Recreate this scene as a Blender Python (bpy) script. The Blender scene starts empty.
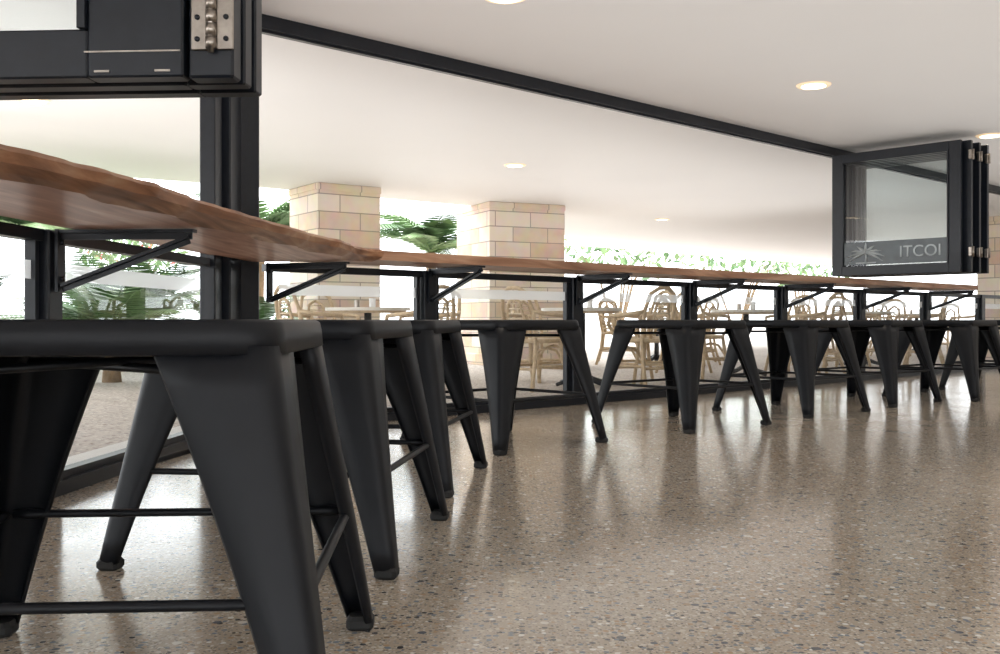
import bpy, math, random
from mathutils import Vector, Matrix
random.seed(4)
sc = bpy.context.scene
COL = bpy.context.collection

# ------------------------------------------------------------------ materials
def new_mat(name):
    m = bpy.data.materials.new(name); m.use_nodes = True
    nt = m.node_tree; b = nt.nodes["Principled BSDF"]
    return m, nt, b
def simple(name, col, rough=0.5, metal=0.0, emit=None, es=0, spec=None, noise=0.0, nscale=8):
    m, nt, b = new_mat(name)
    b.inputs["Base Color"].default_value = (*col, 1)
    b.inputs["Roughness"].default_value = rough
    b.inputs["Metallic"].default_value = metal
    if spec is not None: b.inputs["Specular IOR Level"].default_value = spec
    if emit:
        b.inputs["Emission Color"].default_value = (*emit, 1); b.inputs["Emission Strength"].default_value = es
    if noise > 0:
        tc = nt.nodes.new("ShaderNodeTexCoord"); n = nt.nodes.new("ShaderNodeTexNoise")
        n.inputs["Scale"].default_value = nscale; n.inputs["Detail"].default_value = 5
        nt.links.new(tc.outputs["Object"], n.inputs["Vector"])
        r = nt.nodes.new("ShaderNodeValToRGB")
        r.color_ramp.elements[0].position = .3; r.color_ramp.elements[1].position = .7
        r.color_ramp.elements[0].color = (*[c*(1-noise) for c in col], 1)
        r.color_ramp.elements[1].color = (*[min(1, c*(1+noise)) for c in col], 1)
        nt.links.new(n.outputs["Fac"], r.inputs["Fac"]); nt.links.new(r.outputs["Color"], b.inputs["Base Color"])
    return m
def glass_mat(name, tint=(0.95, .975, .98)):
    m, nt, b = new_mat(name)
    nt.nodes.remove(b); L = nt.links.new; N = nt.nodes.new
    out = nt.nodes["Material Output"]
    t = N("ShaderNodeBsdfTransparent"); t.inputs["Color"].default_value = (*tint, 1)
    g = N("ShaderNodeBsdfGlossy"); g.inputs["Roughness"].default_value = 0.01
    geo = N("ShaderNodeNewGeometry")
    dp = N("ShaderNodeVectorMath"); dp.operation = 'DOT_PRODUCT'
    L(geo.outputs["Incoming"], dp.inputs[0]); L(geo.outputs["Normal"], dp.inputs[1])
    ab = N("ShaderNodeMath"); ab.operation = 'ABSOLUTE'; L(dp.outputs["Value"], ab.inputs[0])
    om = N("ShaderNodeMath"); om.operation = 'SUBTRACT'; om.inputs[0].default_value = 1; L(ab.outputs[0], om.inputs[1])
    pw = N("ShaderNodeMath"); pw.operation = 'POWER'; pw.inputs[1].default_value = 5; L(om.outputs[0], pw.inputs[0])
    ma = N("ShaderNodeMath"); ma.operation = 'MULTIPLY_ADD'; ma.inputs[1].default_value = .92; ma.inputs[2].default_value = .07; L(pw.outputs[0], ma.inputs[0])
    mix = N("ShaderNodeMixShader"); L(ma.outputs[0], mix.inputs["Fac"])
    L(t.outputs[0], mix.inputs[1]); L(g.outputs[0], mix.inputs[2])
    L(mix.outputs[0], out.inputs["Surface"])
    return m
def frost_mat(name):
    m, nt, b = new_mat(name); L = nt.links.new; N = nt.nodes.new
    out = nt.nodes["Material Output"]
    tl = N("ShaderNodeBsdfTranslucent"); tl.inputs["Color"].default_value = (.95, .98, 1, 1)
    tr = N("ShaderNodeBsdfTransparent"); mx = N("ShaderNodeMixShader"); mx.inputs[0].default_value = .35
    m2 = N("ShaderNodeMixShader"); m2.inputs[0].default_value = .25
    b.inputs["Base Color"].default_value = (.92, .95, .96, 1)
    L(tl.outputs[0], mx.inputs[1]); L(tr.outputs[0], mx.inputs[2])
    L(mx.outputs[0], m2.inputs[1]); L(b.outputs[0], m2.inputs[2]); L(m2.outputs[0], out.inputs["Surface"])
    return m

def aggregate(name, baseA, baseB, layers, r0_, r1_, spec):
    m, nt, b = new_mat(name)
    L = nt.links.new; N = nt.nodes.new
    tc = N("ShaderNodeTexCoord")
    base = N("ShaderNodeTexNoise"); base.inputs["Scale"].default_value = .6; base.inputs["Detail"].default_value = 6
    L(tc.outputs["Object"], base.inputs["Vector"])
    r0 = N("ShaderNodeValToRGB")
    r0.color_ramp.elements[0].position = .35; r0.color_ramp.elements[1].position = .68
    r0.color_ramp.elements[0].color = (*baseA, 1); r0.color_ramp.elements[1].color = (*baseB, 1)
    L(base.outputs["Fac"], r0.inputs["Fac"])
    cur = r0.outputs["Color"]
    def chips(scale, stops, dist_thr, prev):
        v = N("ShaderNodeTexVoronoi"); v.inputs["Scale"].default_value = scale
        L(tc.outputs["Object"], v.inputs["Vector"])
        sep = N("ShaderNodeSeparateColor"); L(v.outputs["Color"], sep.inputs[0])
        cr = N("ShaderNodeValToRGB"); cr.color_ramp.interpolation = 'CONSTANT'
        els = cr.color_ramp.elements
        els[0].position = 0; els[0].color = (*stops[0][1], 1)
        els[1].position = stops[1][0]; els[1].color = (*stops[1][1], 1)
        for p, c in stops[2:]:
            e = els.new(p); e.color = (*c, 1)
        L(sep.outputs[0], cr.inputs["Fac"])
        g = N("ShaderNodeMath"); g.operation = 'GREATER_THAN'; g.inputs[1].default_value = dist_thr[0]; L(sep.outputs[1], g.inputs[0])
        d = N("ShaderNodeMath"); d.operation = 'LESS_THAN'; d.inputs[1].default_value = dist_thr[1]; L(v.outputs["Distance"], d.inputs[0])
        mu = N("ShaderNodeMath"); mu.operation = 'MULTIPLY'; L(g.outputs[0], mu.inputs[0]); L(d.outputs[0], mu.inputs[1])
        mx = N("ShaderNodeMix"); mx.data_type = 'RGBA'
        L(mu.outputs[0], mx.inputs[0]); L(prev, mx.inputs[6]); L(cr.outputs["Color"], mx.inputs[7])
        return mx.outputs[2]
    for sc_, st, th in layers: cur = chips(sc_, st, th, cur)
    L(cur, b.inputs["Base Color"])
    rn = N("ShaderNodeTexNoise"); rn.inputs["Scale"].default_value = 2.2; rn.inputs["Detail"].default_value = 4
    L(tc.outputs["Object"], rn.inputs["Vector"])
    mr = N("ShaderNodeMapRange"); mr.inputs[3].default_value = r0_; mr.inputs[4].default_value = r1_
    L(rn.outputs["Fac"], mr.inputs[0]); L(mr.outputs[0], b.inputs["Roughness"])
    b.inputs["Specular IOR Level"].default_value = spec
    return m

def wood(name, c0, c1, c2, rotz=0.0, rough=.35):
    m, nt, b = new_mat(name); L = nt.links.new; N = nt.nodes.new
    tc = N("ShaderNodeTexCoord"); mp = N("ShaderNodeMapping")
    mp.inputs["Rotation"].default_value = (0, 0, rotz)
    mp2 = N("ShaderNodeMapping"); mp2.inputs["Scale"].default_value = (7, .7, 7)
    L(tc.outputs["Object"], mp.inputs["Vector"]); L(mp.outputs[0], mp2.inputs["Vector"])
    n = N("ShaderNodeTexNoise"); n.inputs["Scale"].default_value = 1.6; n.inputs["Detail"].default_value = 8; n.inputs["Distortion"].default_value = 1.4
    L(mp2.outputs[0], n.inputs["Vector"])
    r = N("ShaderNodeValToRGB"); e = r.color_ramp.elements
    e[0].position = .3; e[0].color = (*c0, 1); e[1].position = .72; e[1].color = (*c2, 1)
    k = e.new(.52); k.color = (*c1, 1)
    L(n.outputs["Fac"], r.inputs["Fac"]); L(r.outputs["Color"], b.inputs["Base Color"])
    b.inputs["Roughness"].default_value = rough
    return m

def sandstone():
    m, nt, b = new_mat("sandstone_blocks"); L = nt.links.new; N = nt.nodes.new
    tc = N("ShaderNodeTexCoord")
    s = N("ShaderNodeSeparateXYZ"); L(tc.outputs["Object"], s.inputs[0])
    a = N("ShaderNodeMath"); L(s.outputs[0], a.inputs[0]); L(s.outputs[1], a.inputs[1])
    c = N("ShaderNodeCombineXYZ"); L(a.outputs[0], c.inputs[0]); L(s.outputs[2], c.inputs[1])
    br = N("ShaderNodeTexBrick"); br.inputs["Scale"].default_value = 1.0
    br.inputs["Brick Width"].default_value = .62; br.inputs["Row Height"].default_value = .24
    br.inputs["Mortar Size"].default_value = .008
    br.inputs["Color1"].default_value = (.66, .50, .37, 1); br.inputs["Color2"].default_value = (.86, .78, .67, 1)
    br.inputs["Mortar"].default_value = (.40, .33, .27, 1)
    L(c.outputs[0], br.inputs["Vector"])
    n = N("ShaderNodeTexNoise"); n.inputs["Scale"].default_value = 5; L(tc.outputs["Object"], n.inputs["Vector"])
    mx = N("ShaderNodeMix"); mx.data_type = 'RGBA'; mx.blend_type = 'OVERLAY'; mx.inputs[0].default_value = .3
    L(br.outputs["Color"], mx.inputs[6]); L(n.outputs["Color"], mx.inputs[7])
    L(mx.outputs[2], b.inputs["Base Color"]); b.inputs["Roughness"].default_value = .85
    return m

M_floor = aggregate("polished_aggregate_concrete", (.42, .335, .25), (.49, .43, .35), [
    (150, [(0, (.20, .175, .155)), (.3, (.54, .47, .385)), (.6, (.30, .28, .265)), (.8, (.66, .60, .52))], (.35, .5)),
    (62, [(0, (.08, .085, .10)), (.18, (.44, .30, .19)), (.40, (.20, .23, .27)), (.62, (.62, .56, .47)), (.85, (.80, .78, .73)), (.95, (.26, .19, .13))], (.5, .42)),
    (28, [(0, (.11, .12, .14)), (.35, (.38, .28, .19)), (.7, (.70, .66, .59))], (.86, .3))], .09, .21, .66)
M_pave = aggregate("exposed_pebble_paving", (.50, .45, .41), (.58, .53, .49), [
    (34, [(0, (.33, .27, .24)), (.3, (.62, .56, .50)), (.6, (.40, .37, .36)), (.8, (.72, .68, .62))], (.3, .5))], .75, .9, .3)
M_ceil = simple("painted_plaster", (.83, .82, .81), .7, noise=.015, nscale=.6)
M_soff = simple("soffit_paint", (.89, .88, .87), .6, noise=.015, nscale=.5)
M_wall = simple("wall_paint", (.82, .80, .77), .7, noise=.02, nscale=1)
M_blk = simple("black_powdercoat", (.008, .0105, .016), .35, 0.0, spec=.40, noise=.2, nscale=30)
M_stool = simple("matt_black_steel", (.0055, .0065, .009), .46, 0.0, spec=.27, noise=.15, nscale=20)
M_rub = simple("black_rubber", (.01, .01, .01), .7)
M_steel = simple("brushed_hinge_steel", (.36, .32, .28), .3, 1.0, noise=.2, nscale=40)
M_glass = glass_mat("window_glass")
M_frost = frost_mat("frosted_band")
M_slab = wood("live_edge_timber_underside", (.42, .19, .12), (.66, .38, .27), (.85, .62, .50))
M_edge = wood("live_edge_timber_edge", (.17, .07, .032), (.42, .20, .105), (.66, .42, .25), rough=.42)
WANG = math.atan2(.683, .7306)
M_bar = wood("bar_timber", (.26, .12, .065), (.46, .25, .15), (.64, .41, .28), rotz=math.pi/2-WANG)
M_sand = sandstone()
M_lamp = simple("lamp_lens", (1, .9, .75), .4, emit=(1, .86, .62), es=4)
M_ring = simple("lamp_trim_halo", (.9, .8, .65), .4, emit=(1, .62, .28), es=.45)  # trim ring made to emit, giving the warm halo round the lens
M_rat = simple("cane_rattan", (.62, .47, .30), .5, noise=.15, nscale=25)
M_cush = simple("woven_cane_seat", (.72, .60, .44), .7, noise=.2, nscale=60)
M_ttop = simple("table_top_stone", (.8, .76, .68), .35, noise=.06, nscale=10)
M_leaf = simple("leaf_green", (.10, .19, .075), .5, noise=.5, nscale=2.5)
M_leaf2 = simple("leaf_light_green", (.22, .34, .15), .5, noise=.4, nscale=2.5)
M_red = simple("red_bracts", (.62, .10, .07), .5, noise=.3, nscale=5)
M_trunk = simple("palm_trunk", (.25, .17, .10), .9, noise=.3, nscale=12)
M_dark = simple("dark_glass_reflection", (.055, .07, .075), .25, noise=.2)  # dark tone painted for scenery reflected in the sash glass
M_white = simple("white_vinyl", (.92, .92, .92), .4)
M_sign = simple("sign_lettering", (.40, .44, .45), .4, noise=.1)
M_sill = simple("concrete_sill", (.80, .79, .77), .7, noise=.04)

# ------------------------------------------------------------------ builder
class MB:
    def __init__(s): s.v = []; s.f = []; s.mi = []; s.sm = []; s.mats = []
    def m(s, mat):
        if mat not in s.mats: s.mats.append(mat)
        return s.mats.index(mat)
    def add(s, vs, fs, mat, smooth=False):
        o = len(s.v); s.v += [tuple(x) for x in vs]; k = s.m(mat)
        for f in fs:
            s.f.append([i+o for i in f]); s.mi.append(k); s.sm.append(smooth)
    def box(s, c, size, mat, rot=0.0, M=None, bev=0.0):
        R = M if M is not None else Matrix.Rotation(rot, 3, 'Z')
        hx, hy, hz = [q/2 for q in size]; c = Vector(c)
        if bev <= 0:
            vs = [c + R @ Vector((x*hx, y*hy, z*hz)) for x in (-1, 1) for y in (-1, 1) for z in (-1, 1)]
            s.add(vs, [(0, 1, 3, 2), (4, 6, 7, 5), (0, 4, 5, 1), (2, 3, 7, 6), (0, 2, 6, 4), (1, 5, 7, 3)], mat)
        else:
            b = min(bev, hx*.9, hy*.9, hz*.9)
            def ring(ix, z): 
                x, y = hx-ix, hy-ix; k = b
                return [(x, y-k, z), (x-k, y, z), (-x+k, y, z), (-x, y-k, z), (-x, -y+k, z), (-x+k, -y, z), (x-k, -y, z), (x, -y+k, z)]
            rs = [ring(b*.7, -hz), ring(0, -hz+b), ring(0, hz-b), ring(b*.7, hz)]
            vs = [c + R @ Vector(p) for r in rs for p in r]
            fs = [tuple(range(7, -1, -1)), tuple(range(24, 32))]
            for k in range(3):
                for i in range(8):
                    j = (i+1) % 8; fs.append((k*8+i, k*8+j, (k+1)*8+j, (k+1)*8+i))
            s.add(vs, fs, mat)
    def prism(s, pts, z0, z1, mat):
        n = len(pts)
        s.add([(x, y, z0) for x, y in pts]+[(x, y, z1) for x, y in pts],
              [tuple(range(n-1, -1, -1)), tuple(range(n, 2*n))]+[(i, (i+1) % n, n+(i+1) % n, n+i) for i in range(n)], mat)
    def tube(s, pts, r, mat, n=8, flat=1.0, closed=False):
        pts = [Vector(p) for p in pts]; vs = []; fs = []
        m = len(pts); up0 = Vector((0, 0, 1))
        for i, p in enumerate(pts):
            if closed: t = pts[(i+1) % m]-pts[i-1]
            else: t = pts[min(i+1, m-1)]-pts[max(i-1, 0)]
            t.normalize()
            u = up0 if abs(t.z) < .95 else Vector((0, 1, 0))
            a = t.cross(u).normalized(); b = a.cross(t).normalized()
            rr = r[i] if isinstance(r, (list, tuple)) else r
            for k in range(n):
                th = 2*math.pi*k/n
                vs.append(p + a*math.cos(th)*rr + b*math.sin(th)*rr*flat)
        for i in range(m if closed else m-1):
            for k in range(n):
                j = (k+1) % n; i2 = (i+1) % m
                fs.append((i*n+k, i*n+j, i2*n+j, i2*n+k))
        if not closed:
            fs.append(tuple(range(n-1, -1, -1))); fs.append(tuple((m-1)*n+k for k in range(n)))
        s.add(vs, fs, mat, True)
    def cyl(s, c, r, h, mat, n=32, r2=None):
        r2 = r if r2 is None else r2
        x, y, z = c
        vs = [(x+r*math.cos(2*math.pi*i/n), y+r*math.sin(2*math.pi*i/n), z) for i in range(n)]
        vs += [(x+r2*math.cos(2*math.pi*i/n), y+r2*math.sin(2*math.pi*i/n), z+h) for i in range(n)]
        s.add(vs, [(i, (i+1) % n, n+(i+1) % n, n+i) for i in range(n)], mat, True)
        s.add(vs[:n], [tuple(range(n-1, -1, -1))], mat); s.add(vs[n:], [tuple(range(n))], mat)
    def mesh(s, name):
        me = bpy.data.meshes.new(name); me.from_pydata(s.v, [], s.f)
        for m in s.mats: me.materials.append(m)
        for p, k, q in zip(me.polygons, s.mi, s.sm): p.material_index = k; p.use_smooth = q
        me.update(); return me
    def obj(s, name, parent=None):
        return place(name, s.mesh(name), parent=parent)
def place(name, me, loc=(0, 0, 0), rot=0, scale=1, parent=None):
    o = bpy.data.objects.new(name, me); COL.objects.link(o)
    o.location = loc; o.rotation_euler = (0, 0, rot); o.scale = (scale,)*3 if not isinstance(scale, tuple) else scale
    if parent: o.parent = parent
    return o

# ------------------------------------------------------------------ layout
CEIL = 2.547
C = Vector((-1.63, 6.0)); dR = Vector((.7306, .683)); nR = Vector((.683, -.7306))   # into room
dL = Vector((.06, 1)).normalized(); nL = Vector((dL.y, -dL.x))
aR = math.atan2(dR.y, dR.x); aL = math.atan2(dL.y, dL.x)
def PR(s, w=0): p = C + dR*s + nR*w; return (p.x, p.y)
def PL(s, w=0): p = C - dL*s + nL*w; return (p.x, p.y)   # s towards camera
SEND = 16.0
room = [PL(12.5), (12, PL(12.5)[1]), (12, PR(SEND)[1]), PR(SEND), (C.x, C.y)]
b = MB(); b.prism(room, -.12, 0, M_floor); b.obj("floor")
b = MB(); b.prism(room, CEIL, CEIL+.15, M_ceil); b.obj("ceiling")
yb = PL(12.5)[1]
b = MB(); b.box((12.08, (yb+PR(SEND)[1])/2, CEIL/2), (.15, PR(SEND)[1]-yb, CEIL), M_wall); b.obj("wall_right")
b = MB()
b.box((4.8, yb-.08, CEIL-.12), (14.4, .15, .24), M_wall)
for x in (-2.2, 2.6, 7.3, 11.9): b.box((x, yb-.08, CEIL/2), (.4, .15, CEIL), M_wall)
b.obj("wall_back")
b = MB(); b.box((0, 60, -.09), (260, 260, .1), M_pave); b.obj("exterior_ground")
soff = [PL(14), (-9, -8), (-9.5, 10.2), (-6.1, 12.3), (-3.36, 14.1), (-.33, 16.5), (1.0, 17.6), (1.7, 24.9), (11, 34), (22, 40), (22, 20), PR(SEND), (C.x, C.y)]
b = MB(); b.prism(soff, CEIL, CEIL+.15, M_soff); b.obj("soffit_exterior")
def wallbox(mb, fn, s0, s1, ang, z0, z1, thick, mat, off=0, bev=0):
    p = fn((s0+s1)/2, off); mb.box((p[0], p[1], (z0+z1)/2), (abs(s1-s0), thick, z1-z0), mat, rot=ang, bev=bev)
def wallplane(mb, fn, s0, s1, z0, z1, mat, off=0):
    p, q = fn(s0, off), fn(s1, off)
    mb.add([(p[0], p[1], z0), (q[0], q[1], z0), (q[0], q[1], z1), (p[0], p[1], z1)], [(0, 1, 2, 3)], mat)
b = MB(); wallbox(b, PR, 0, SEND, aR, CEIL-.085, CEIL-.001, .11, M_blk); 
wallbox(b, PR, 0, SEND, aR, CEIL-.10, CEIL-.085, .04, M_blk); b.obj("trim_1")
b = MB(); wallbox(b, PL, 0, 12.5, aL, CEIL-.10, CEIL-.001, .12, M_blk); b.obj("trim_2")
b = MB(); wallbox(b, PL, 0, 12.5, aL, -.04, .045, .22, M_sill, off=-.18)
wallbox(b, PR, 0, SEND, aR, -.04, .045, .22, M_sill, off=-.18); b.obj("trim_3")

CT = 1.08; UND = 1.03
def glazing(name, fn, ang, smax, posts, s0=.08):
    b = MB()
    wallbox(b, fn, s0, smax, ang, 0, .055, .12, M_blk)
    wallbox(b, fn, s0, smax, ang, .055, .085, .06, M_blk)
    wallbox(b, fn, s0, smax, ang, CT-.10, CT-.055, .06, M_blk)
    for s in posts: wallbox(b, fn, s-.055, s+.055, ang, .0, CT-.055, .10, M_blk, bev=.006)
    for s in posts: 
        for d in (-.085, .085): wallbox(b, fn, s+d-.014, s+d+.014, ang, .055, CT-.06, .04, M_blk)
    wallplane(b, fn, s0, smax, .08, CT-.08, M_glass)
    ps = [s0]+list(posts)+[smax]
    for a, c in zip(ps[:-1], ps[1:]):
        if c-a > .4:
            wallplane(b, fn, a+.10, c-.10, .835, .905, M_frost, .004)
    return b.obj(name)
postsR = [1.52, 3.04, 4.6, 6.15, 7.8, 9.5, 11.2, 13]
postsL = [2.15, 4.3, 6.45, 8.6]
glazing("window_1", PL, aL, 12.4, postsL, s0=.40)
glazing("window_2", PR, aR, SEND, postsR, s0=.24)
b = MB()
p = PL(.10, 0); b.box((p[0], p[1], CEIL/2-.05), (.20, .16, CEIL-.1), M_blk, rot=aL, bev=.008)
p = PR(.09, .0); b.box((p[0], p[1], CEIL/2-.05), (.17, .13, CEIL-.1), M_blk, rot=aR, bev=.008)
p = PL(.30, 0); b.box((p[0], p[1], CEIL/2-.05), (.12, .09, CEIL-.1), M_blk, rot=aL, bev=.006)
b.obj("corner_post")

# ------------------------------------------------------------------ counters
def catmull(pts, n=6):
    out = []
    for i in range(len(pts)-1):
        p0 = pts[max(i-1, 0)]; p1 = pts[i]; p2 = pts[i+1]; p3 = pts[min(i+2, len(pts)-1)]
        for k in range(n):
            t = k/n
            out.append(tuple(.5*((2*p1[j])+(-p0[j]+p2[j])*t+(2*p0[j]-5*p1[j]+4*p2[j]-p3[j])*t*t+(-p0[j]+3*p1[j]-3*p2[j]+p3[j])*t**3) for j in range(2)))
    out.append(pts[-1]); return out
fe = catmull([(-1.30, .6), (-1.27, 1.2), (-1.20, 1.9), (-1.18, 2.37), (-1.13, 2.62), (-1.08, 2.9), (-1.055, 3.15), (-1.03, 3.65), (-.95, 4.4), (-.90, 4.9), (-.83, 5.3), (-.80, 5.8), (-.70, 6.02)], 8)
fe = [(x+.006*math.sin(y*23)+.004*math.sin(y*41+1), y) for x, y in fe]
b = MB()
n = len(fe)
zt = 1.105
lv = [(0, zt-.004, .012), (1, zt-.018, 0), (2, zt-.045, .012), (3, UND+.012, .05), (4, UND, .085)]
def wallx(y):
    return -1.99+.06*y+.11+(.03 if y > 5.4 else 0)
rows = [[(wallx(y), y, zt) for x, y in fe], [(x-.03, y, zt) for x, y in fe]]
for _, z, ins in lv: rows.append([(x-ins*(1+.35*math.sin(y*9+z*30)), y, z) for x, y in fe])
rows.append([(wallx(y), y, UND) for x, y in fe])
R = len(rows)
for r in range(R-1):
    mat = M_slab if r in (0, R-2) else M_edge
    b.add(rows[r]+rows[r+1], [(i, i+1, n+i+1, n+i) for i in range(n-1)], mat, True)
b.add([rows[r][0] for r in range(R)], [tuple(range(R))], M_edge)
b.add([rows[r][-1] for r in range(R)], [tuple(range(R-1, -1, -1))], M_edge)
b.obj("live_edge_counter")
b = MB()
W = .60
b.prism([PR(.36, .10), (-.72, 6.03), PR(9.6, W), PR(9.6, .06)], UND+.012, zt-.005, M_bar)
b.obj("timber_bar_counter")

def bracket():
    b = MB()
    b.box((.03, 0, -.12), (.012, .06, .24), M_blk)
    b.box((.29, 0, -.008), (.54, .045, .012), M_blk)
    b.box((.29, 0, -.025), (.52, .008, .03), M_blk)
    a = Vector((.04, 0, -.215)); c = Vector((.54, 0, -.03)); d = c-a
    M = Matrix.Rotation(-math.atan2(d.z, d.x), 3, 'Y')
    b.box((a+c)/2, (d.length, .04, .012), M_blk, M=M)
    b.box((a+c)/2+Vector((0, 0, -.014)), (d.length, .008, .024), M_blk, M=M)
    for z in (-.05, -.19): b.tube([(.03, 0, z), (.045, 0, z)], .01, M_blk)
    return b.mesh("counter_bracket")
me = bracket()
for s in postsR[:6]: 
    p = PR(s, .035); place("counter_bracket", me, (p[0], p[1], UND+.01), math.atan2(nR.y, nR.x))
p = PR(.22, .05); place("counter_bracket", me, (p[0], p[1], UND-.003), math.atan2(nR.y, nR.x)+.5)
for s in postsL[:2]:
    p = PL(s, .035); place("counter_bracket", me, (p[0], p[1], UND-.002), math.atan2(nL.y, nL.x))

# ------------------------------------------------------------------ folding sashes
def sash_panel(b, w, z0, z1, y, st=.10, rb=.10, t=.045):
    h = z1-z0
    b.box((st/2, y, (z0+z1)/2), (st, t, h), M_blk, bev=.004)
    b.box((w-st/2, y, (z0+z1)/2), (st, t, h), M_blk, bev=.004)
    b.box((w/2, y, z0+rb/2), (w-2*st+.002, t, rb), M_blk, bev=.004)
    b.box((w/2, y, z1-rb/2), (w-2*st+.002, t, rb), M_blk, bev=.004)
    b.box((st+.008, y-.018, (z0+z1)/2), (.016, .03, h-2*rb), M_blk)
    b.box((w-st-.008, y-.018, (z0+z1)/2), (.016, .03, h-2*rb), M_blk)
    b.add([(st, y, z0+rb), (w-st, y, z0+rb), (w-st, y, z1-rb), (st, y, z1-rb)], [(0, 1, 2, 3)], M_glass)
def hinge(b, x, y, z, s=1):
    b.box((x-.024*s, y, z), (.032*s, .006, .12*s), M_steel, bev=.002)
    b.box((x+.024*s, y, z), (.032*s, .006, .12*s), M_steel, bev=.002)
    for k in range(5):
        zz = z+(-.048+.024*k)*s
        b.tube([(x, y-.008, zz-.0105*s), (x, y-.008, zz+.0105*s)], .010*s, M_steel, n=14)
    b.tube([(x, y-.008, z-.066*s), (x, y-.008, z+.066*s)], .006*s, M_steel, n=12)
    for sx in (-.027, .027):
        for dz in (-.04, 0, .04): b.tube([(x+sx*s, y-.006, z+dz*s), (x+sx*s, y-.002, z+dz*s)], .005*s, M_blk)
Z0, Z1 = 1.15, CEIL-.10
b = MB()
ws = [1.20, 1.30, 1.30]
for i, (w, y) in enumerate(zip(ws, (-.10, -.03, .04))):
    sash_panel(b, w, Z0, Z1, y, st=.19 if i == 0 else .12, rb=.095)
b.box((1.25, -.085, (Z0+Z1)/2), (.09, .05, Z1-Z0), M_blk, bev=.005)
hinge(b, 1.255, -.114, 1.265, 1.05); hinge(b, 1.255, -.114, 2.2, 1.05)
b.box((1.10, -.1235, Z0+.05), (.19, .003, .003), M_steel)
for x in (1.04, 1.16): b.box((x, -.1235, Z0+.012), (.03, .003, .004), M_steel)
p = PL(3.88, .06)
o = b.obj("folding_window"); o.location = (p[0], p[1], 0); o.rotation_euler = (0, 0, math.atan2(nL.y, nL.x))
b = MB()
ys = [0, .10, .20, .30, .40, .50]
for i, y in enumerate(ys): sash_panel(b, 1.36+(.06 if i % 2 else 0), Z0, Z1, y, st=.115, rb=.10)
for y in (.05, .25, .45):
    for z in (1.35, 2.3):
        b.box((1.43, y, z), (.03, .06, .09), M_steel, bev=.005)
        b.tube([(1.45, y, z-.05), (1.45, y, z+.05)], .011, M_steel, n=12)
b.box((.68, -.012, 1.38), (1.12, .004, .24), M_dark)  # painted reflection strip behind palm and letters
for k in range(9):
    a = math.radians(-25+230*k/8); L_ = .12
    pp = [(.38+math.cos(a)*L_*t*1.7, -.017, 1.385+math.sin(a)*L_*t*.9-.05*t*t*abs(math.cos(a))) for t in (0, .33, .66, 1)]
    b.tube(pp, [.006, .017, .013, .002], M_sign, n=6, flat=.9)
b.tube([(.38, -.017, 1.385), (.39, -.017, 1.33), (.38, -.017, 1.285)], .013, M_sign, n=6)
b.box((.38, -.017, 1.28), (.22, .006, .012), M_sign)
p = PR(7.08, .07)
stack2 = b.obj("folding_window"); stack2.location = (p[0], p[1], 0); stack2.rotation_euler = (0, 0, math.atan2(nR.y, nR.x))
cu = bpy.data.curves.new("lettering", 'FONT'); cu.body = "ITCOI"; cu.size = .165; cu.extrude = .002
cu.materials.append(M_sign)
t = bpy.data.objects.new("lettering", cu); COL.objects.link(t); t.parent = stack2
t.location = (.74, -.02, 1.325); t.rotation_euler = (math.pi/2, 0, 0)

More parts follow.
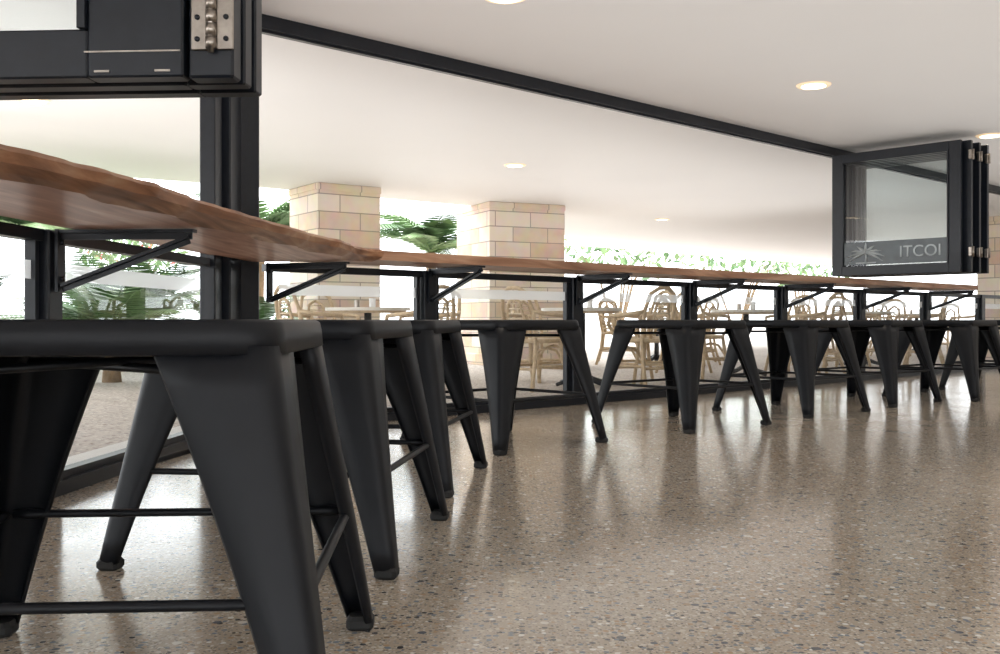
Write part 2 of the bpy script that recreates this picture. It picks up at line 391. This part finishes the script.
# ------------------------------------------------------------------ stool
def stool_mesh():
    b = MB(); H = .68
    def ring(half, r, z, n=6):
        out = []
        for q, (sx, sy) in enumerate(((1, 1), (-1, 1), (-1, -1), (1, -1))):
            for k in range(n+1):
                a = q*math.pi/2 + (math.pi/2)*k/n
                out.append((sx*(half-r)+r*math.cos(a), sy*(half-r)+r*math.sin(a), z))
        return out
    rs = [ring(.10, .09, H-.008), ring(.275, .07, H-.008), ring(.293, .075, H-.003), ring(.306, .075, H-.001), ring(.313, .075, H-.006),
          ring(.316, .075, H-.020), ring(.319, .075, H-.050), ring(.312, .07, H-.053)]
    n = len(rs[0]); vs = [p for r in rs for p in r]
    fs = [tuple(range(n))]
    for k in range(len(rs)-1):
        for i in range(n): j = (i+1) % n; fs.append((k*n+i, (k+1)*n+i, (k+1)*n+j, k*n+j))
    b.add(vs, fs, M_stool, True)
    LV = 10; ztop = H-.040; zb = .018
    for sx, sy in ((1, 1), (-1, 1), (-1, -1), (1, -1)):
        rows = []
        for l in range(LV+1):
            t = l/LV; z = ztop+(zb-ztop)*t
            c = .311+(.412-.311)*t
            w = .185*(1-t)+.056*t - .012*math.sin(math.pi*t)
            r = .040*(1-t)+.018*t
            prof = [(-w+.004, -.028*(1-.5*t)), (-w, -.010), (-w+.006, 0), (-w*.55, .0015+.004*math.sin(math.pi*t)), (-r, 0)]
            for k in range(1, 6):
                a = math.pi/2*(1-k/6); prof.append((-r+r*math.cos(a), -r+r*math.sin(a)))
            prof += [(y, x) for x, y in prof[4::-1]]
            rows.append([(sx*(c+x), sy*(c+y), z) for x, y in prof])
        m = len(rows[0]); vs = [p for r in rows for p in r]; fs = []
        for l in range(LV):
            for i in range(m-1):
                f = (l*m+i, l*m+i+1, (l+1)*m+i+1, (l+1)*m+i)
                fs.append(f if sx*sy > 0 else f[::-1])
        b.add(vs, fs, M_stool, True)
        cc = .412-.026
        b.box((sx*cc, sy*cc, .0145), (.056, .056, .029), M_rub, bev=.008)
    zr = .265; c = .312+.10*(ztop-zr)/(ztop-zb)-.012
    for a, d in (((1, 1), (1, -1)), ((1, -1), (-1, -1)), ((-1, -1), (-1, 1)), ((-1, 1), (1, 1))):
        p = Vector((a[0]*c, a[1]*c, zr)); q = Vector((d[0]*c, d[1]*c, zr))
        e = (q-p)*.06
        b.tube([p+e*.3, p+e, p+e*1.8, q-e*1.8, q-e, q-e*.3], [.008, .013, .0085, .0085, .013, .008], M_stool, n=8, flat=.8)
    zc = H-.085
    for a in (1, -1):
        b.tube([(-.27, -.27*a, zc), (0, 0, zc+.0+.012*(a+1)/2), (.27, .27*a, zc)], .013, M_stool, n=8, flat=.5)
    me = b.mesh("metal_stool"); return me
me = stool_mesh()
stools = [(-.67, 1.80, 3.5), (-.635, 3.07, -7), (-.53, 4.28, -9), (.02, 5.58, 43), (1.18, 6.53, 40), (2.17, 7.46, 41), (3.08, 8.31, 42), (3.98, 8.88, 43), (4.85, 9.72, 43)]
for x, y, a in stools:
    o = place("metal_stool", me, (x, y, 0), math.radians(a))
    md = o.modifiers.new("sheet_thickness", 'SOLIDIFY'); md.thickness = .004; md.offset = 0

# ------------------------------------------------------------------ downlights
def downlight(x, y, power):
    b = MB(); 
    b.cyl((0, 0, -.012), .125, .011, M_ring, r2=.135)
    b.cyl((0, 0, -.016), .095, .005, M_lamp)
    o = b.obj("recessed_downlight"); o.location = (x, y, CEIL)
    ld = bpy.data.lights.new("spot", 'SPOT'); ld.energy = power; ld.spot_size = math.radians(110); ld.spot_blend = .8
    ld.color = (1, .86, .68); ld.shadow_soft_size = .08
    l = bpy.data.objects.new("spot", ld); COL.objects.link(l); l.location = (0, 0, -.03); l.parent = o
for x, y in ((2.49, 7.94), (.03, 5.75), (4.95, 10.1), (.18, 12.04), (-3.96, 8.5), (3.2, 3.5), (5.8, 6.5), (3.0, 18.5)):
    downlight(x, y, 40)

# ------------------------------------------------------------------ outdoor furniture
def chair_mesh():
    b = MB(); r = .019
    b.cyl((0, 0, .45), .225, .025, M_cush, r2=.22)
    b.tube([(.23*math.cos(a), .23*math.sin(a), .455) for a in [2*math.pi*i/24 for i in range(24)]], .02, M_rat, closed=True)
    for sx in (-1, 1):
        b.tube([(sx*.23, .24, 0), (sx*.20, .18, .25), (sx*.185, .15, .46), (sx*.24, .20, .60), (sx*.26, .16, .68)], r, M_rat)
        b.tube([(sx*.21, -.26, 0), (sx*.18, -.19, .25), (sx*.17, -.17, .46), (sx*.19, -.22, .72), (sx*.15, -.26, .88), (sx*.06, -.28, .93), (0, -.285, .935)], r, M_rat)
        b.tube([(sx*.26, .16, .68), (sx*.285, 0, .69), (sx*.26, -.14, .70), (sx*.19, -.22, .72)], r, M_rat)
        b.tube([(sx*.09, -.20, .47), (sx*.10, -.24, .65), (sx*.07, -.265, .80), (0, -.275, .84)], r*.8, M_rat)
        b.tube([(sx*.2, .18, .25), (sx*.1, .19, .36), (0, .195, .38)], r*.7, M_rat)
        b.tube([(sx*.20, .18, .22), (sx*.18, -.19, .22)], r*.7, M_rat)
    b.tube([(.20, .18, .2), (-.20, .18, .2)], r*.7, M_rat); b.tube([(.18, -.19, .2), (-.18, -.19, .2)], r*.7, M_rat)
    for i in range(7):
        z = .52+i*.045; b.tube([(-.1, -.235-.004*i, z), (.1, -.235-.004*i, z)], .008, M_cush, n=6)
    return b.mesh("cane_bistro_chair")
def table_mesh():
    b = MB()
    b.cyl((0, 0, .73), .40, .03, M_ttop, n=40); b.cyl((0, 0, .71), .36, .02, M_rat)
    b.tube([(0, 0, .03), (0, 0, .72)], .035, M_blk, n=12)
    for k in range(4):
        a = math.pi/2*k+.4; b.tube([(0, 0, .12), (.15*math.cos(a), .15*math.sin(a), .06), (.32*math.cos(a), .32*math.sin(a), .02)], [.03, .025, .018], M_blk)
    b.cyl((.1, .05, .76), .03, .09, M_white, n=16); b.cyl((-.05, .1, .76), .025, .07, M_steel, n=16)
    return b.mesh("outdoor_table")
cm = chair_mesh(); tm = table_mesh()
tabs = [(.9, 11.0), (3.2, 13.0), (5.6, 15.4), (-1.4, 10.6), (2.6, 16.6), (8.5, 20.4)]
for x, y in tabs:
    place("outdoor_table", tm, (x, y, -.04), random.random(), 1.12)
    for k in range(4):
        a = math.radians(43+90*k+random.uniform(-15, 15)); d = random.uniform(.80, .92)
        cx, cy = x+math.cos(a)*d, y+math.sin(a)*d
        if (Vector((cx, cy))-C).dot(nR) > -.5: continue
        place("cane_bistro_chair", cm, (cx, cy, -.04), a+math.pi/2+random.uniform(-.2, .2), 1.12)

# ------------------------------------------------------------------ columns
def column(x, y, side, rot):
    b = MB(); b.box((0, 0, CEIL/2-.02), (side, side, CEIL-.001+.04), M_sand)
    b.box((0, 0, .05), (side+.08, side+.08, .18), M_sand, bev=.01)
    b.box((0, 0, CEIL-.05), (side+.03, side+.03, .09), M_sand, bev=.01)
    o = b.obj("sandstone_column"); o.location = (x, y, 0); o.rotation_euler = (0, 0, rot)
column(.16, 16.6, 1.34, math.radians(25))
column(-2.35, 14.2, .95, math.radians(35))
column(9.4, 18.2, 1.0, aR)
b = MB(); b.box((-10, 20.5, .25), (16, .35, .6), M_sand, rot=.3); b.obj("garden_planter_wall")

# ------------------------------------------------------------------ plants
def palm_mesh(name, nf, L, droop, h, lm, seed):
    rnd = random.Random(seed); b = MB()
    if h > .05: b.tube([(0, 0, -.02), (.02, .01, h*.5), (0, 0, h)], [.10, .075, .07], M_trunk, n=10)
    for f in range(nf):
        az = 2*math.pi*f/nf+rnd.uniform(-.2, .2); el = rnd.uniform(.25, 1.25); l = L*rnd.uniform(.8, 1.1)
        d = Vector((math.cos(az), math.sin(az), 0)); pts = []
        for k in range(13):
            t = k/12; pts.append(d*(l*t*math.cos(el*(1-.3*t)))+Vector((0, 0, h+l*t*math.sin(el)-droop*l*t*t)))
        lm_ = lm[f % len(lm)]
        b.tube(pts, [.014*(1-k/14) for k in range(13)], lm_, n=5)
        side = Vector((-d.y, d.x, 0))
        for k in range(1, 25):
            t = k/25*12; i = int(t); fr = t-i; p = pts[i].lerp(pts[min(i+1, 12)], fr)
            tang = (pts[min(i+1, 12)]-pts[i]).normalized(); ll = l*.30*math.sin(math.pi*(.12+.83*k/25))
            for sg in (-1, 1):
                q = p+(side*sg*.85+tang*.55+Vector((0, 0, -.25))).normalized()*ll
                wv = tang*.012*L
                b.add([p-wv, p.lerp(q, .5)-wv*1.2, q, p.lerp(q, .5)+wv*1.2, p+wv], [(0, 1, 2, 3, 4)], lm_)
    return b.mesh(name)
def shrub_mesh(name, rx, ry, rz, z, n, ls, mats, seed):
    rnd = random.Random(seed); b = MB()
    for k in range(6):
        a = rnd.uniform(0, 6.28); b.tube([(0, 0, -.02), (rx*.3*math.cos(a), ry*.3*math.sin(a), z*.7), (rx*.6*math.cos(a), ry*.6*math.sin(a), z)], [.04, .03, .01], M_trunk, n=6)
    for i in range(n):
        while True:
            v = Vector([rnd.uniform(-1, 1) for _ in range(3)])
            if .3 < v.length < 1: break
        lump = 1+.25*math.sin(v.x*7+seed)*math.sin(v.y*6)
        p = Vector((v.x*rx, v.y*ry, z+v.z*rz*lump))
        d = Vector([rnd.uniform(-1, 1) for _ in range(3)]).normalized(); s = d.cross(Vector((rnd.uniform(-1, 1), rnd.uniform(-1, 1), 1))).normalized()
        l = ls*rnd.uniform(.6, 1.3); m = mats[0] if rnd.random() < .6 else (mats[1] if rnd.random() < .85 or len(mats) < 3 else mats[2])
        b.add([p, p+d*l*.5+s*l*.22, p+d*l, p+d*l*.5-s*l*.22], [(0, 1, 2, 3)], m)
    return b.mesh(name)
pm = palm_mesh("garden_palm", 22, 1.25, .35, .45, (M_leaf2, M_leaf), 1)
pm2 = palm_mesh("garden_palm", 22, 1.3, .55, 1.45, (M_leaf2, M_leaf), 2)
for x, y, s, m in ((-4.5, 11.6, 1.15, pm), (-3.95, 16.4, 1.4, pm2), (-5.3, 14.0, 1.3, pm), (-8.0, 17.2, 1.45, pm2), (-1.35, 19.5, 1.4, pm2), (-3.1, 12.2, .9, pm), (-6.9, 12.0, 1.2, pm)):
    place("garden_palm", m, (x, y, -.04), x, s)
sh = [shrub_mesh("garden_shrub", 1.0, .8, .5, .6, 900, .16, (M_leaf, M_leaf2), 5), shrub_mesh("flowering_shrub", 1.1, .9, .7, 1.7, 900, .16, (M_leaf2, M_leaf, M_red), 8)]
for x, y, s, k in ((-8.6, 23.5, 1.3, 1), (-3.6, 20.2, 1.1, 0), (.3, 22, 1.2, 0)):
    place(("garden_shrub", "flowering_shrub")[k], sh[k], (x, y, -.04), x*2, s)
tr = shrub_mesh("garden_tree", 2.3, 1.6, .75, 2.6, 260, .36, (M_leaf2, M_leaf), 11)
for x, y, s in ((4.0, 34, 1.1), (9.6, 40.5, 1.2), (13.6, 45, 1.1)):
    place("garden_tree", tr, (x, y, -.04), x, s)

# ------------------------------------------------------------------ world + lights
w = bpy.data.worlds.new("World"); sc.world = w; w.use_nodes = True
nt = w.node_tree; bg = nt.nodes["Background"]
bg.inputs["Color"].default_value = (.94, .97, 1.0, 1); bg.inputs["Strength"].default_value = 4.7
sd = bpy.data.lights.new("sun", 'SUN'); sd.energy = 2.5; sd.angle = math.radians(20); sd.color = (1, .96, .9)
so = bpy.data.objects.new("sun", sd); COL.objects.link(so); so.rotation_euler = (math.radians(-40), math.radians(-25), 0)
def add_fill_light(x, y, z, sx, sy, rot, M, col=(1, .985, .97)):  # added area light without a fixture, facing up to brighten ceiling and soffit
    ld = bpy.data.lights.new("added_ceiling_fill", 'AREA'); ld.shape = 'RECTANGLE'; ld.size = sx; ld.size_y = sy
    ld.energy = M*sx*sy; ld.color = col
    o = bpy.data.objects.new("added_ceiling_fill", ld); COL.objects.link(o)
    o.location = (x, y, z); o.rotation_euler = (math.pi, 0, rot)
c_ = C + dR*6.5 + nR*4.2; add_fill_light(c_.x, c_.y, 1.35, 15, 7.2, aR, 1.5)
add_fill_light(5, -1.5, 1.35, 12, 7, 0, 1.4)
c_ = C + dR*5.5 - nR*3.0; add_fill_light(c_.x, c_.y, 1.45, 14, 4.6, aR, 1.5)
add_fill_light(-4.6, 4.2, 1.45, 4.6, 9, 0, 1.5)

# ------------------------------------------------------------------ camera
cd = bpy.data.cameras.new("camera"); cd.lens = 36; cd.sensor_width = 36; cd.shift_y = -.007; cd.clip_start = .05; cd.clip_end = 500
co = bpy.data.objects.new("camera", cd); COL.objects.link(co)
co.location = (0, 0, .68); co.rotation_euler = (math.pi/2, 0, 0); sc.camera = co
sc.view_settings.view_transform = 'Standard'
